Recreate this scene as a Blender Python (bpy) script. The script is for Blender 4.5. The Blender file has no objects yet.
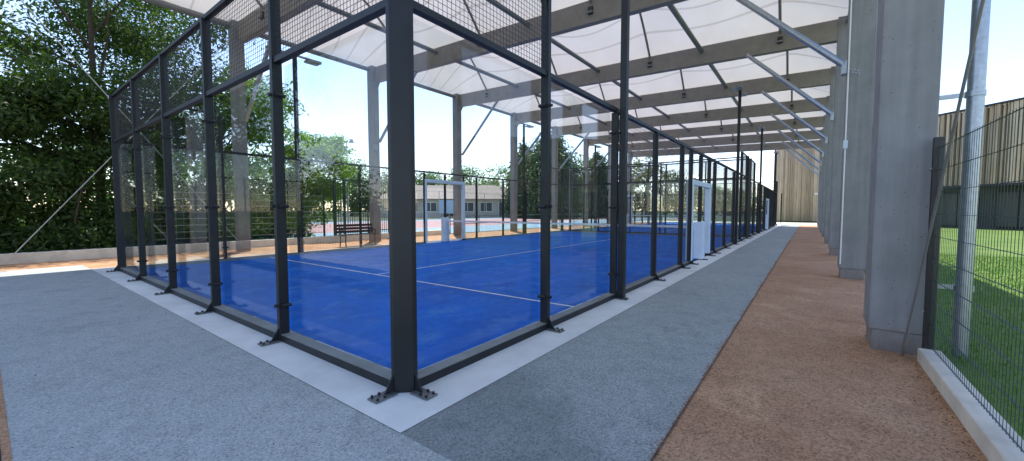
import bpy, math, random
import numpy as np
from mathutils import Vector
random.seed(7)
rng = np.random.default_rng(11)
S = bpy.context.scene
COL = S.collection
PI = math.pi

# ------------------------------------------------------------------ materials
def nt(name):
    m = bpy.data.materials.new(name); m.use_nodes = True
    n = m.node_tree.nodes; l = m.node_tree.links
    return m, n, l, n['Principled BSDF']

def noise(n, l, scale, detail=4, rough=.55, vec=None):
    t = n.new('ShaderNodeTexNoise'); t.inputs['Scale'].default_value = scale
    t.inputs['Detail'].default_value = detail; t.inputs['Roughness'].default_value = rough
    if vec is not None: l.new(vec, t.inputs['Vector'])
    return t

def ramp(n, l, src, stops):
    r = n.new('ShaderNodeValToRGB'); e = r.color_ramp.elements
    while len(e) < len(stops): e.new(.5)
    for i, (p, c) in enumerate(stops):
        e[i].position = p; e[i].color = (*c, 1) if len(c) == 3 else c
    l.new(src, r.inputs[0]); return r

def mixc(n, l, a, b, f, mode='MIX'):
    m = n.new('ShaderNodeMix'); m.data_type = 'RGBA'; m.blend_type = mode
    for i, v in ((6, a), (7, b), (0, f)):
        if isinstance(v, (int, float)): m.inputs[i].default_value = v
        elif isinstance(v, tuple): m.inputs[i].default_value = (*v, 1)
        else: l.new(v, m.inputs[i])
    return m.outputs[2]

def bump(n, l, src, p, strength=.3, dist=.01):
    b = n.new('ShaderNodeBump'); b.inputs['Strength'].default_value = strength; b.inputs['Distance'].default_value = dist
    l.new(src, b.inputs['Height']); l.new(b.outputs[0], p.inputs['Normal'])

def objvec(n, scale=(1, 1, 1), l=None):
    t = n.new('ShaderNodeTexCoord')
    mp = n.new('ShaderNodeMapping'); mp.inputs['Scale'].default_value = scale
    l.new(t.outputs['Object'], mp.inputs['Vector']); return mp.outputs[0]

def simple(name, c, rough=.5, metal=0, var=.12, scale=6, bmp=0, bscale=60, spec=.5):
    m, n, l, p = nt(name)
    v = objvec(n, l=l)
    t = noise(n, l, scale, 5, .6, v)
    a = tuple(x * (1 - var) for x in c); b = tuple(min(1, x * (1 + var)) for x in c)
    r = ramp(n, l, t.outputs[0], [(.3, a), (.7, b)])
    l.new(r.outputs[0], p.inputs['Base Color'])
    p.inputs['Roughness'].default_value = rough; p.inputs['Metallic'].default_value = metal
    p.inputs['Specular IOR Level'].default_value = spec
    if bmp:
        t2 = noise(n, l, bscale, 3, .6, v); bump(n, l, t2.outputs[0], p, bmp, .004)
    return m

def ground_mat(name, c1, c2, speck, big=.35, bs=180, bstr=.5, stain=None, patch=None):
    """aggregate surface: large soft patches, mid blotches, fine grain, scattered dark specks"""
    m, n, l, p = nt(name); v = objvec(n, l=l)
    tb = noise(n, l, big, 4, .6, v)
    base = ramp(n, l, tb.outputs[0], [(.32, c1), (.68, c2)]).outputs[0]
    tm = noise(n, l, 5, 6, .7, v)
    base = mixc(n, l, base, mixc(n, l, base, (.55, .55, .55), 1.0, 'MULTIPLY'), ramp(n, l, tm.outputs[0], [(.45, (0, 0, 0)), (.8, (.55, .55, .55))]).outputs[0])
    tst = noise(n, l, 1.1, 7, .72, v)      # scuffs and old stains
    base = mixc(n, l, base, mixc(n, l, base, (.70, .69, .67), 1.0, 'MULTIPLY'), ramp(n, l, tst.outputs[0], [(.55, (0, 0, 0)), (.72, (.9, .9, .9))]).outputs[0])
    tf = noise(n, l, bs * .35, 4, .8, v)
    ag = n.new('ShaderNodeTexVoronoi'); ag.inputs['Scale'].default_value = bs; l.new(v, ag.inputs['Vector'])      # single stones of the aggregate
    bw = n.new('ShaderNodeRGBToBW'); l.new(ag.outputs['Color'], bw.inputs[0])
    g = ramp(n, l, bw.outputs[0], [(.16, speck), (.42, (.94, .94, .94)), (.8, (1.12, 1.12, 1.12))]).outputs[0]
    g = mixc(n, l, g, ramp(n, l, tf.outputs[0], [(.35, (.78, .78, .78)), (.65, (1.12, 1.12, 1.12))]).outputs[0], 1.0, 'MULTIPLY')
    base = mixc(n, l, base, g, 1.0, 'MULTIPLY')
    vo = n.new('ShaderNodeTexVoronoi'); vo.inputs['Scale'].default_value = 2.3; l.new(v, vo.inputs['Vector'])
    sp = ramp(n, l, vo.outputs['Distance'], [(.012, (1, 1, 1)), (.028, (0, 0, 0))]).outputs[0]
    base = mixc(n, l, base, (.05, .045, .04), sp)
    if patch == 'damp':          # darker, damper asphalt at the front end with an uneven border
        sx = n.new('ShaderNodeSeparateXYZ'); l.new(v, sx.inputs[0])
        tp = noise(n, l, 1.3, 5, .6, v)
        a1 = n.new('ShaderNodeMath'); a1.operation = 'MULTIPLY_ADD'; a1.inputs[1].default_value = 1.1; l.new(tp.outputs[0], a1.inputs[0])
        a2 = n.new('ShaderNodeMath'); a2.operation = 'MULTIPLY_ADD'; a2.inputs[1].default_value = .75; l.new(sx.outputs[0], a2.inputs[0]); l.new(sx.outputs[1], a2.inputs[2])
        l.new(a2.outputs[0], a1.inputs[2])
        mr = n.new('ShaderNodeMapRange'); mr.inputs[1].default_value = 1.75; mr.inputs[2].default_value = 1.95; mr.inputs[3].default_value = 1; mr.inputs[4].default_value = 0
        l.new(a1.outputs[0], mr.inputs[0])
        base = mixc(n, l, base, mixc(n, l, base, (.74, .74, .74), 1.0, 'MULTIPLY'), mr.outputs[0])
    elif patch:
        tp = noise(n, l, patch[0], 3, .5, v)
        pr = ramp(n, l, tp.outputs[0], [(patch[1], (0, 0, 0)), (patch[1] + .05, (1, 1, 1))]).outputs[0]
        base = mixc(n, l, base, mixc(n, l, base, patch[2], 1.0, 'MULTIPLY'), pr)
    l.new(base, p.inputs['Base Color'])
    p.inputs['Roughness'].default_value = .85; p.inputs['Specular IOR Level'].default_value = .3
    bump(n, l, tf.outputs[0], p, bstr, .006)
    return m

M = {}
M['steel'] = simple('dark_steel', (.010, .013, .016), .45, .0, .25, 3, .08, 90, .4)
M['rail_top'] = simple('base_rail_top', (.20, .21, .20), .6, 0, .2, 3, .1)
M['black'] = simple('black_plastic', (.012, .012, .014), .4)
M['plate'] = simple('galvanised_plate', (.17, .18, .18), .5, .5, .3, 12)
M['galva'] = simple('galvanised_steel', (.36, .40, .44), .38, .8, .15, 25)
M['beam'] = simple('beam_timber_grey', (.25, .228, .205), .75, 0, .12, 4, .2)
M['purlin'] = simple('purlin_steel', (.21, .21, .21), .5, .3, .1, 5)
M['pad'] = simple('pale_padding', (.58, .69, .80), .5, 0, .06, 4, .15, 20)
M['white'] = simple('white_paint', (.78, .78, .76), .6, 0, .05)
M['line'] = simple('line_white', (.80, .84, .86), .8, 0, .12, 9)
M['kerb'] = simple('kerb_concrete', (.70, .70, .65), .85, 0, .14, 1.6, .3, 120)
M['kerbw'] = simple('kerb_pale', (.66, .60, .50), .85, 0, .18, 3, .4, 50)
M['wood'] = simple('bench_wood', (.045, .028, .02), .6, 0, .3, 9)
M['green'] = simple('fence_green', (.02, .05, .038), .45, 0, .2)
M['wire'] = simple('fence_wire', (.02, .03, .035), .45)
M['wirel'] = simple('fence_wire_pale', (.35, .38, .36), .5, .3)
M['mesh'] = simple('cage_mesh_wire', (.022, .026, .034), .45)
M['net'] = simple('net_cord', (.006, .008, .012), .9)
M['bark'] = simple('bark', (.07, .05, .035), .9, 0, .4, 8, .8, 20)
M['darkwall'] = simple('recess_wall', (.045, .05, .055), .6, 0, .3, .6)
M['render'] = simple('pale_render', (.50, .46, .40), .85, 0, .1, .4)
M['tile'] = simple('roof_tile', (.26, .22, .185), .85, 0, .2, 2, .4, 12)
M['winglass'] = simple('window_glass', (.05, .06, .06), .35)
M['skyblue'] = simple('blue_panel', (.35, .48, .62), .5)
M['red'] = simple('red_plastic', (.55, .04, .04), .5)
M['ground'] = simple('earth_ground', (.09, .105, .05), .95, 0, .35, .15)
M['lamp'] = simple('lamp_housing', (.30, .31, .33), .45, .3)

M['grey'] = ground_mat('pale_porous_asphalt', (.40, .43, .405), (.48, .505, .475), (.60, .61, .61), .3, 125, .25)
M['dgrey'] = ground_mat('grey_porous_asphalt', (.33, .36, .34), (.41, .435, .41), (.56, .57, .57), .4, 125, .25, patch='damp')
M['orange'] = ground_mat('orange_clay_ground', (.44, .235, .125), (.54, .325, .185), (.58, .54, .50), .8, 95, .4, patch=(1.1, .56, (1.22, 1.26, 1.28)))
M['litter2'] = simple('seam_earth', (.09, .06, .045), .95, 0, .5, 12)
M['drain'] = simple('dark_drain', (.01, .02, .022), .6)
M['cblue'] = ground_mat('sports_court_blue', (.26, .38, .46), (.30, .42, .50), (.9, .9, .9), .2, 20, .1)
M['pink'] = ground_mat('sports_court_pink', (.44, .27, .26), (.48, .31, .29), (.9, .9, .9), .2, 20, .1)

def turf_mat():
    m, n, l, p = nt('blue_turf'); v = objvec(n, l=l)
    tb = noise(n, l, .5, 4, .6, v)
    base = ramp(n, l, tb.outputs[0], [(.35, (.001, .13, .60)), (.7, (.001, .18, .78))]).outputs[0]
    # sand lying in streaks
    v2 = objvec(n, (1.7, 1.1, 1), l)
    ts = noise(n, l, 1.7, 9, .74, v2)
    sand = ramp(n, l, ts.outputs[0], [(.50, (0, 0, 0)), (.72, (.62, .62, .62))]).outputs[0]
    base = mixc(n, l, base, (.17, .36, .66), sand)
    # joints between the turf rolls and darker scuffed areas
    tst = noise(n, l, 2.2, 6, .7, v)
    base = mixc(n, l, base, mixc(n, l, base, (.72, .78, .82), 1.0, 'MULTIPLY'), ramp(n, l, tst.outputs[0], [(.5, (0, 0, 0)), (.7, (.9, .9, .9))]).outputs[0])
    tf = noise(n, l, 230, 2, .6, v)
    g = ramp(n, l, tf.outputs[0], [(.3, (.6, .6, .6)), (.7, (1.25, 1.25, 1.25))]).outputs[0]
    base = mixc(n, l, base, g, 1.0, 'MULTIPLY')
    l.new(base, p.inputs['Base Color']); p.inputs['Roughness'].default_value = .75
    p.inputs['Specular IOR Level'].default_value = .12
    bump(n, l, tf.outputs[0], p, .5, .006); return m
M['turf'] = turf_mat()

def concrete_mat():
    m, n, l, p = nt('column_concrete'); v = objvec(n, l=l)
    t = noise(n, l, 1.7, 6, .65, v)
    base = ramp(n, l, t.outputs[0], [(.3, (.205, .21, .215)), (.7, (.285, .287, .29))]).outputs[0]
    vs = objvec(n, (9, 9, .35), l); ts = noise(n, l, 1.5, 5, .6, vs)
    base = mixc(n, l, base, ramp(n, l, ts.outputs[0], [(.35, (.86, .86, .86)), (.7, (1.08, 1.08, 1.08))]).outputs[0], 1.0, 'MULTIPLY')
    vo = n.new('ShaderNodeTexVoronoi'); vo.inputs['Scale'].default_value = 7; l.new(v, vo.inputs['Vector'])
    sp = ramp(n, l, vo.outputs['Distance'], [(.05, (.8, .8, .8)), (.10, (0, 0, 0))]).outputs[0]
    tg = noise(n, l, 2.3, 2, .5, v)
    gate = ramp(n, l, tg.outputs[0], [(.55, (0, 0, 0)), (.62, (1, 1, 1))]).outputs[0]
    base = mixc(n, l, base, (.12, .12, .13), mixc(n, l, sp, gate, 1.0, 'MULTIPLY'))
    sx = n.new('ShaderNodeSeparateXYZ'); l.new(v, sx.inputs[0])      # mud splashed up from the clay
    sn = noise(n, l, 9, 5, .7, v); sa = n.new('ShaderNodeMath'); sa.operation = 'MULTIPLY_ADD'; sa.inputs[1].default_value = -.75; l.new(sn.outputs[0], sa.inputs[0]); l.new(sx.outputs[2], sa.inputs[2])
    mr = n.new('ShaderNodeMapRange'); mr.inputs[1].default_value = -.42; mr.inputs[2].default_value = -.12; mr.inputs[3].default_value = .75; mr.inputs[4].default_value = 0; l.new(sa.outputs[0], mr.inputs[0])
    base = mixc(n, l, base, (.20, .145, .105), mr.outputs[0])
    v4 = n.new('ShaderNodeTexVoronoi'); v4.inputs['Scale'].default_value = 16; l.new(v, v4.inputs['Vector'])      # air holes
    base = mixc(n, l, base, (.07, .07, .075), ramp(n, l, v4.outputs['Distance'], [(.06, (.9, .9, .9)), (.10, (0, 0, 0))]).outputs[0])
    l.new(base, p.inputs['Base Color']); p.inputs['Roughness'].default_value = .8
    t3 = noise(n, l, 70, 4, .6, v); bump(n, l, t3.outputs[0], p, .25, .003); return m
M['conc'] = concrete_mat()

def glass_mat2():
    # each of the two faces reflects by the Schlick curve of ior 1.5, whichever side it is seen from
    m = bpy.data.materials.new('tempered_glass'); m.use_nodes = True
    n = m.node_tree.nodes; l = m.node_tree.links; n.clear()
    out = n.new('ShaderNodeOutputMaterial'); mx = n.new('ShaderNodeMixShader')
    tr = n.new('ShaderNodeBsdfTransparent'); tr.inputs[0].default_value = (.93, .96, .965, 1)
    gl = n.new('ShaderNodeBsdfGlossy'); gl.inputs['Roughness'].default_value = .008
    tc = n.new('ShaderNodeTexCoord'); sm = noise(n, l, 1.6, 7, .72, tc.outputs['Object'])     # wiped dust and ball smears
    l.new(ramp(n, l, sm.outputs[0], [(.45, (.94, .965, .965)), (.75, (.86, .89, .89))]).outputs[0], tr.inputs[0])
    df = n.new('ShaderNodeBsdfDiffuse'); df.inputs[0].default_value = (.7, .7, .7, 1)
    dm = n.new('ShaderNodeMixShader'); l.new(ramp(n, l, sm.outputs[0], [(.5, (0, 0, 0)), (.85, (.02, .02, .02))]).outputs[0], dm.inputs[0])
    l.new(tr.outputs[0], dm.inputs[1]); l.new(df.outputs[0], dm.inputs[2])
    lw = n.new('ShaderNodeLayerWeight'); lw.inputs[0].default_value = .5      # facing: 1 - |cos|
    pw = n.new('ShaderNodeMath'); pw.operation = 'POWER'; pw.inputs[1].default_value = 5
    ma = n.new('ShaderNodeMath'); ma.operation = 'MULTIPLY_ADD'; ma.inputs[1].default_value = .97; ma.inputs[2].default_value = .03
    l.new(lw.outputs['Facing'], pw.inputs[0]); l.new(pw.outputs[0], ma.inputs[0]); l.new(ma.outputs[0], mx.inputs[0])
    l.new(dm.outputs[0], mx.inputs[1]); l.new(gl.outputs[0], mx.inputs[2]); l.new(mx.outputs[0], out.inputs[0]); return m
M['glass'] = glass_mat2()

def membrane_mat():
    m = bpy.data.materials.new('pvc_membrane'); m.use_nodes = True
    n = m.node_tree.nodes; l = m.node_tree.links; n.clear()
    out = n.new('ShaderNodeOutputMaterial'); mx = n.new('ShaderNodeMixShader'); mx.inputs[0].default_value = .20
    d = n.new('ShaderNodeBsdfDiffuse'); t = n.new('ShaderNodeBsdfTranslucent')
    tc = n.new('ShaderNodeTexCoord'); sx = n.new('ShaderNodeSeparateXYZ'); l.new(tc.outputs['Object'], sx.inputs[0])
    md = n.new('ShaderNodeMath'); md.operation = 'PINGPONG'; md.inputs[1].default_value = .32; l.new(sx.outputs[1], md.inputs[0])
    r = ramp(n, l, md.outputs[0], [(.018, (.72, .67, .63)), (.04, (.93, .885, .85))])
    ns = noise(n, l, .7, 4, .6, tc.outputs['Object'])
    base = mixc(n, l, r.outputs[0], ramp(n, l, ns.outputs[0], [(.3, (.9, .9, .9)), (.7, (1, 1, 1))]).outputs[0], 1.0, 'MULTIPLY')
    l.new(base, t.inputs[0]); l.new(mixc(n, l, base, (.82, .82, .82), 1.0, 'MULTIPLY'), d.inputs[0])
    l.new(d.outputs[0], mx.inputs[1]); l.new(t.outputs[0], mx.inputs[2]); l.new(mx.outputs[0], out.inputs[0]); return m
M['membrane'] = membrane_mat()

def leaf_mat(name, c1, c2, trans=.35):
    m = bpy.data.materials.new(name); m.use_nodes = True
    n = m.node_tree.nodes; l = m.node_tree.links; n.clear()
    out = n.new('ShaderNodeOutputMaterial'); mx = n.new('ShaderNodeMixShader'); mx.inputs[0].default_value = trans
    d = n.new('ShaderNodeBsdfPrincipled'); d.inputs['Roughness'].default_value = .55; d.inputs['Specular IOR Level'].default_value = .3
    t = n.new('ShaderNodeBsdfTranslucent')
    geo = n.new('ShaderNodeNewGeometry')
    tc = n.new('ShaderNodeTexCoord'); ns = noise(n, l, .6, 3, .6, tc.outputs['Object'])
    a = n.new('ShaderNodeMath'); a.operation = 'MULTIPLY_ADD'; a.inputs[1].default_value = .55
    l.new(geo.outputs['Random Per Island'], a.inputs[0])
    b = n.new('ShaderNodeMath'); b.operation = 'MULTIPLY'; b.inputs[1].default_value = .45; l.new(ns.outputs[0], b.inputs[0]); l.new(b.outputs[0], a.inputs[2])
    r = ramp(n, l, a.outputs[0], [(.15, c1), (.8, c2)])
    l.new(r.outputs[0], d.inputs['Base Color'])
    l.new(mixc(n, l, r.outputs[0], (1.5, 1.7, .7), 1.0, 'MULTIPLY'), t.inputs[0])
    l.new(d.outputs[0], mx.inputs[1]); l.new(t.outputs[0], mx.inputs[2]); l.new(mx.outputs[0], out.inputs[0]); return m
M['leaf'] = leaf_mat('leaf_dark', (.025, .055, .016), (.08, .135, .032), .38)
M['leafb'] = leaf_mat('leaf_bright', (.05, .11, .025), (.13, .22, .045), .45)
M['leafy'] = leaf_mat('leaf_yellow', (.09, .12, .03), (.17, .19, .06), .35)
M['leafg'] = leaf_mat('leaf_fresh', (.08, .16, .02), (.24, .35, .045), .5)
M['cyp'] = leaf_mat('leaf_conifer', (.03, .065, .025), (.07, .12, .045), .2)
M['grassb'] = leaf_mat('grass_blade', (.07, .16, .025), (.17, .28, .05), .35)

def slat_mat():
    m, n, l, p = nt('larch_slats'); geo = n.new('ShaderNodeNewGeometry')
    r = ramp(n, l, geo.outputs['Random Per Island'], [(0, (.36, .27, .17)), (.5, (.47, .36, .235)), (1, (.58, .46, .32))])
    v = objvec(n, (3, 3, .3), l); t = noise(n, l, 3, 5, .6, v)
    c = mixc(n, l, r.outputs[0], ramp(n, l, t.outputs[0], [(.3, (.75, .75, .75)), (.7, (1.1, 1.1, 1.1))]).outputs[0], 1.0, 'MULTIPLY')
    l.new(c, p.inputs['Base Color']); p.inputs['Roughness'].default_value = .8; return m
M['slat'] = slat_mat()
M['slatback'] = simple('cladding_batten', (.13, .095, .065), .9)
def lawn_mat():
    m, n, l, p = nt('lawn'); v = objvec(n, l=l)
    t = noise(n, l, .7, 5, .6, v); t2 = noise(n, l, 25, 4, .7, v)
    a = ramp(n, l, t.outputs[0], [(.3, (.08, .16, .022)), (.6, (.14, .22, .035)), (.85, (.24, .25, .08))]).outputs[0]
    c = mixc(n, l, a, ramp(n, l, t2.outputs[0], [(.3, (.6, .6, .6)), (.7, (1.2, 1.2, 1.2))]).outputs[0], 1.0, 'MULTIPLY')
    l.new(c, p.inputs['Base Color']); p.inputs['Roughness'].default_value = .9; bump(n, l, t2.outputs[0], p, .6, .03); return m
M['lawn'] = lawn_mat()

# ------------------------------------------------------------------ mesh builder
class MB:
    def __init__(s): s.v = []; s.f = []; s.mi = []; s.sm = []
    def add(s, vs, fs, mi=0, smooth=False):
        o = len(s.v); s.v += [tuple(p) for p in vs]
        for f in fs: s.f.append([i + o for i in f]); s.mi.append(mi); s.sm.append(smooth)
        return s
    def box(s, x0, x1, y0, y1, z0, z1, mi=0):
        vs = [(x, y, z) for z in (z0, z1) for y in (y0, y1) for x in (x0, x1)]
        return s.add(vs, [(0, 2, 3, 1), (4, 5, 7, 6), (0, 1, 5, 4), (2, 6, 7, 3), (0, 4, 6, 2), (1, 3, 7, 5)], mi)
    def prism(s, poly, z0, z1, mi=0):
        n = len(poly); vs = [(x, y, z0) for x, y in poly] + [(x, y, z1) for x, y in poly]
        return s.add(vs, [tuple(range(n - 1, -1, -1)), tuple(range(n, 2 * n))] + [(i, (i + 1) % n, n + (i + 1) % n, n + i) for i in range(n)], mi)
    def tube(s, pts, r, n=8, mi=0, cap=True, smooth=True):
        pts = [Vector(p) for p in pts]; rs = r if isinstance(r, (list, tuple)) else [r] * len(pts)
        vs = []; ref = None
        for i, p in enumerate(pts):
            d = (pts[min(i + 1, len(pts) - 1)] - pts[max(i - 1, 0)]).normalized()
            if ref is None: ref = Vector((0, 0, 1)) if abs(d.z) < .9 else Vector((1, 0, 0))
            a = d.cross(ref).normalized(); b = d.cross(a)
            for k in range(n):
                t = 2 * PI * k / n; vs.append(p + (a * math.cos(t) + b * math.sin(t)) * rs[i])
        fs = []
        for i in range(len(pts) - 1):
            for k in range(n):
                k2 = (k + 1) % n; fs.append((i * n + k, i * n + k2, (i + 1) * n + k2, (i + 1) * n + k))
        s.add(vs, fs, mi, smooth)
        if cap:
            s.add(vs[:n], [tuple(range(n))], mi); s.add(vs[-n:], [tuple(range(n - 1, -1, -1))], mi)
        return s
    def bar(s, a, b, w, h, mi=0):
        a = Vector(a); b = Vector(b); d = (b - a).normalized()
        up = Vector((0, 0, 1)) if abs(d.z) < .95 else Vector((0, 1, 0))
        r = d.cross(up).normalized(); u = r.cross(d)
        vs = [p + r * (i * w / 2) + u * (j * h / 2) for p in (a, b) for i, j in ((-1, -1), (1, -1), (1, 1), (-1, 1))]
        return s.add(vs, [(0, 1, 2, 3), (7, 6, 5, 4), (0, 4, 5, 1), (1, 5, 6, 2), (2, 6, 7, 3), (3, 7, 4, 0)], mi)
    def build(s, name, mats, parent=None, bevel=0, loc=None):
        me = bpy.data.meshes.new(name); me.from_pydata(s.v, [], s.f)
        for m in (mats if isinstance(mats, (list, tuple)) else [mats]): me.materials.append(M[m])
        me.polygons.foreach_set('material_index', s.mi); me.polygons.foreach_set('use_smooth', s.sm); me.update()
        o = bpy.data.objects.new(name, me); COL.objects.link(o)
        if parent: o.parent = parent
        if loc: o.location = loc
        if bevel:
            b = o.modifiers.new('bevel', 'BEVEL'); b.width = bevel; b.segments = 2; b.limit_method = 'ANGLE'
        return o

def tag(o, label=None, cat=None, group=None, kind=None):
    if label: o['label'] = label
    if cat: o['category'] = cat
    if group: o['group'] = group
    if kind: o['kind'] = kind
    return o
def thing(name, label, cat, loc=(0, 0, 0), rz=0, group=None):
    o = bpy.data.objects.new(name, None); COL.objects.link(o); o.location = loc; o.rotation_euler = (0, 0, rz)
    o.empty_display_size = .3
    return tag(o, label, cat, group)
def copy_tree(o, parent=None):
    c = o.copy(); COL.objects.link(c)
    if parent: c.parent = parent
    for ch in o.children: copy_tree(ch, c)
    return c
def put(src, parent, loc=(0, 0, 0), rz=0, sc=None):
    """a copy of a part (with its sub-parts) under parent"""
    c = src.copy(); COL.objects.link(c); c.parent = parent; c.location = loc; c.rotation_euler = (0, 0, rz)
    if sc: c.scale = sc
    for ch in src.children: put(ch, c, ch.location, ch.rotation_euler.z)
    return c
def sheet(name, poly, z, mat, label, kind='structure', th=None):
    m = MB(); m.add([(x, y, z) for x, y in poly], [tuple(range(len(poly)))])
    return tag(m.build(name, mat), label, None, None, kind)
def rect(x0, x1, y0, y1): return [(x0, y0), (x1, y0), (x1, y1), (x0, y1)]

# ------------------------------------------------------------------ ground
sheet('ground', rect(-400, 400, -300, 500), -.02, 'ground', 'grassy earth reaching to the horizon')
sheet('path', rect(-12.1, 1.77, -1.83, -.38), 0, 'grey', 'pale grey porous walkway in front of the court').name = 'path_front'
sheet('path', rect(.44, 1.77, -.38, 49.0), 0, 'dgrey', 'grey porous walkway along the court').name = 'path_side'
sheet('clay_ground', rect(1.77, 3.42, -1.83, 60), -.004, 'orange', 'orange clay strip beside the walkway')
sheet('clay_ground', [(-13.8, -14), (-12.1, -14), (-12.1, -.4), (-10.95, -.4), (-10.95, 60), (-13.8, 60)], -.004, 'orange', 'orange clay strip between court and low wall').name = 'clay_ground_left'
sheet('paving_edge', rect(-12.1, 0, -1.865, -1.83), .002, 'orange', 'orange edging strip of the walkway')
sheet('drain', rect(-12.1, 0, -2.4, -1.865), -.001, 'drain', 'dark strip beyond the orange edging')
sheet('path', rect(-12.1, 12, -14, -2.4), -.003, 'grey', 'pale grey paving behind the walkway').name = 'path_back'
def ring(x0, x1, y0, y1, w, z, name, label):
    m = MB()
    for a in ((x0 - w, x1 + w, y0 - w, y0), (x0 - w, x1 + w, y1, y1 + w), (x0 - w, x0, y0, y1), (x1, x1 + w, y0, y1)):
        m.add([(x, y, z) for x, y in rect(*a)], [(0, 1, 2, 3)])
    return tag(m.build(name, 'kerb'), label, None, None, 'structure')
m = MB()
for a in ((-10.95, .44, -.38, 0), (-10.95, .44, 20, 21), (-10.95, .44, 41, 42), (-10.95, -10, 0, 20), (-10.95, -10, 21, 41), (0, .44, 0, 20), (0, .44, 21, 41)):
    m.add([(x, y, .004) for x, y in rect(*a)], [(0, 1, 2, 3)])
tag(m.build('kerb', 'kerb'), 'pale concrete foundation strip around both courts', None, None, 'structure')
for k, y0 in enumerate((0, 21)):
    sheet('court_turf', rect(-9.96, -.04, y0 + .04, y0 + 19.96), .022, 'turf', ('blue', 'blue')[k] + ' artificial turf of the ' + ('near', 'far')[k] + ' court').name = 'court_turf_' + ('near', 'far')[k]
    m = MB()
    for a in ((-9.96, -.04, 3.02, 3.07), (-9.96, -.04, 16.93, 16.98), (-4.83, -4.78, 3.07, 16.93)):
        m.add([(x, y0 + y if True else 0, .027) for x, y in rect(*a)], [(0, 1, 2, 3)])
    tag(m.build('court_lines_' + ('near', 'far')[k], 'line'), 'white lines painted on the ' + ('near', 'far')[k] + ' court', None, None, 'structure')
sheet('lawn', rect(3.42, 60, -20, 49), -.004, 'lawn', 'mown lawn beyond the mesh fence')
sheet('lawn', rect(-14, 3.46, 49.6, 52.5), -.002, 'lawn', 'grass strip before the timber building').name = 'lawn_strip'
sheet('path', rect(-14, 3.4, 42.0, 49.6), .001, 'kerb', 'pale paving at the end of the walkway').name = 'path_end'
sheet('sports_court_blue', [(-20.5, 4), (-14.3, 4), (-14.3, 70), (-20.5, 70)], .0, 'cblue', 'pale blue outer band of the sports court')
sheet('sports_court_pink', [(-36, 4), (-20.5, 4), (-20.5, 70), (-36, 70)], .0, 'pink', 'pink field of the sports court')
sheet('sports_court_band', [(-40, 4), (-36, 4), (-36, 70), (-40, 70)], .0, 'cblue', 'pale blue far band of the sports court')

sheet('paving_seam', rect(1.764, 1.776, -.38, 40), .0025, 'litter2', 'dark earth line where the walkway meets the clay')
# grass blades near the fence
def blades(name, x0, x1, y0, y1, n, h):
    X = rng.uniform(x0, x1, n); Y = rng.uniform(y0, y1, n); A = rng.uniform(0, PI, n); H = rng.uniform(.4, 1, n) * h; W = rng.uniform(.004, .009, n)
    dx = np.cos(A) * W; dy = np.sin(A) * W; lx = rng.normal(0, .35, n) * H; ly = rng.normal(0, .35, n) * H
    V = np.zeros((n, 3, 3)); V[:, 0] = np.stack([X - dx, Y - dy, 0 * X - .004], 1); V[:, 1] = np.stack([X + dx, Y + dy, 0 * X - .004], 1); V[:, 2] = np.stack([X + lx, Y + ly, H], 1)
    return mesh_np(name, V.reshape(-1, 3), 3, 'grassb')
def mesh_np(name, V, k, mat, parent=None):
    n = len(V) // k; me = bpy.data.meshes.new(name)
    me.vertices.add(len(V)); me.vertices.foreach_set('co', V.astype(np.float32).ravel())
    me.loops.add(len(V)); me.loops.foreach_set('vertex_index', np.arange(len(V), dtype=np.int32))
    me.polygons.add(n); me.polygons.foreach_set('loop_start', np.arange(0, len(V), k, dtype=np.int32))
    me.polygons.foreach_set('loop_total', np.full(n, k, dtype=np.int32))
    me.materials.append(M[mat]); me.update(); me.validate()
    o = bpy.data.objects.new(name, me); COL.objects.link(o)
    if parent: o.parent = parent
    return o
tag(blades('grass', 3.47, 12, .6, 16, 60000, .055), 'short green lawn grass beyond the mesh fence', 'grass', None, 'stuff')

def crumbs(name, X, Y, size, mat):
    n_ = len(X); sz = rng.uniform(.35, 1, n_) * size; A = rng.uniform(0, 2 * PI, n_); V = np.zeros((n_, 4, 3, 3))
    p = [(np.cos(A + 2 * PI * k / 3) * sz * .6, np.sin(A + 2 * PI * k / 3) * sz * .6) for k in range(3)]
    top = np.stack([X, Y, .003 + sz * .55], 1)
    for k in range(3):
        a = np.stack([X + p[k][0], Y + p[k][1], 0 * X + .001], 1); b = np.stack([X + p[(k + 1) % 3][0], Y + p[(k + 1) % 3][1], 0 * X + .001], 1)
        V[:, k, 0] = a; V[:, k, 1] = b; V[:, k, 2] = top
    V = V[:, :3]
    return mesh_np(name, V.reshape(-1, 3), 3, mat)
M['claygrain'] = simple('clay_grain', (.34, .17, .09), .95, 0, .5, 40)
M['litter'] = simple('dry_litter', (.13, .085, .05), .9, 0, .5, 40)
ne = 6000; yy = rng.uniform(-.38, 20, ne) ** 1.0; xx = 1.775 - np.abs(rng.normal(0, .012, ne)) * (1.2 + np.sin(yy * 3.1) * .4 + np.sin(yy * 7.7) * .4)
tag(crumbs('loose_clay', xx, yy, .009, 'claygrain'), 'loose clay grains spilled along the walkway edge', 'gravel', None, 'stuff')
nl = 330; xx = np.concatenate([rng.uniform(-9, 3.2, nl), rng.uniform(1.7, 1.95, 120), 3.25 - np.abs(rng.normal(0, .07, 160))]); yy = np.concatenate([rng.uniform(-1.8, 10, nl), rng.uniform(-.3, 9, 120), rng.uniform(0, 3.2, 160)])
ok = ~((xx < .1) & (yy > -.05)); tag(crumbs('leaf_litter', xx[ok], yy[ok], .013, 'litter'), 'dry leaf bits and crumbs scattered over the paving', 'litter', None, 'stuff')

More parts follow.
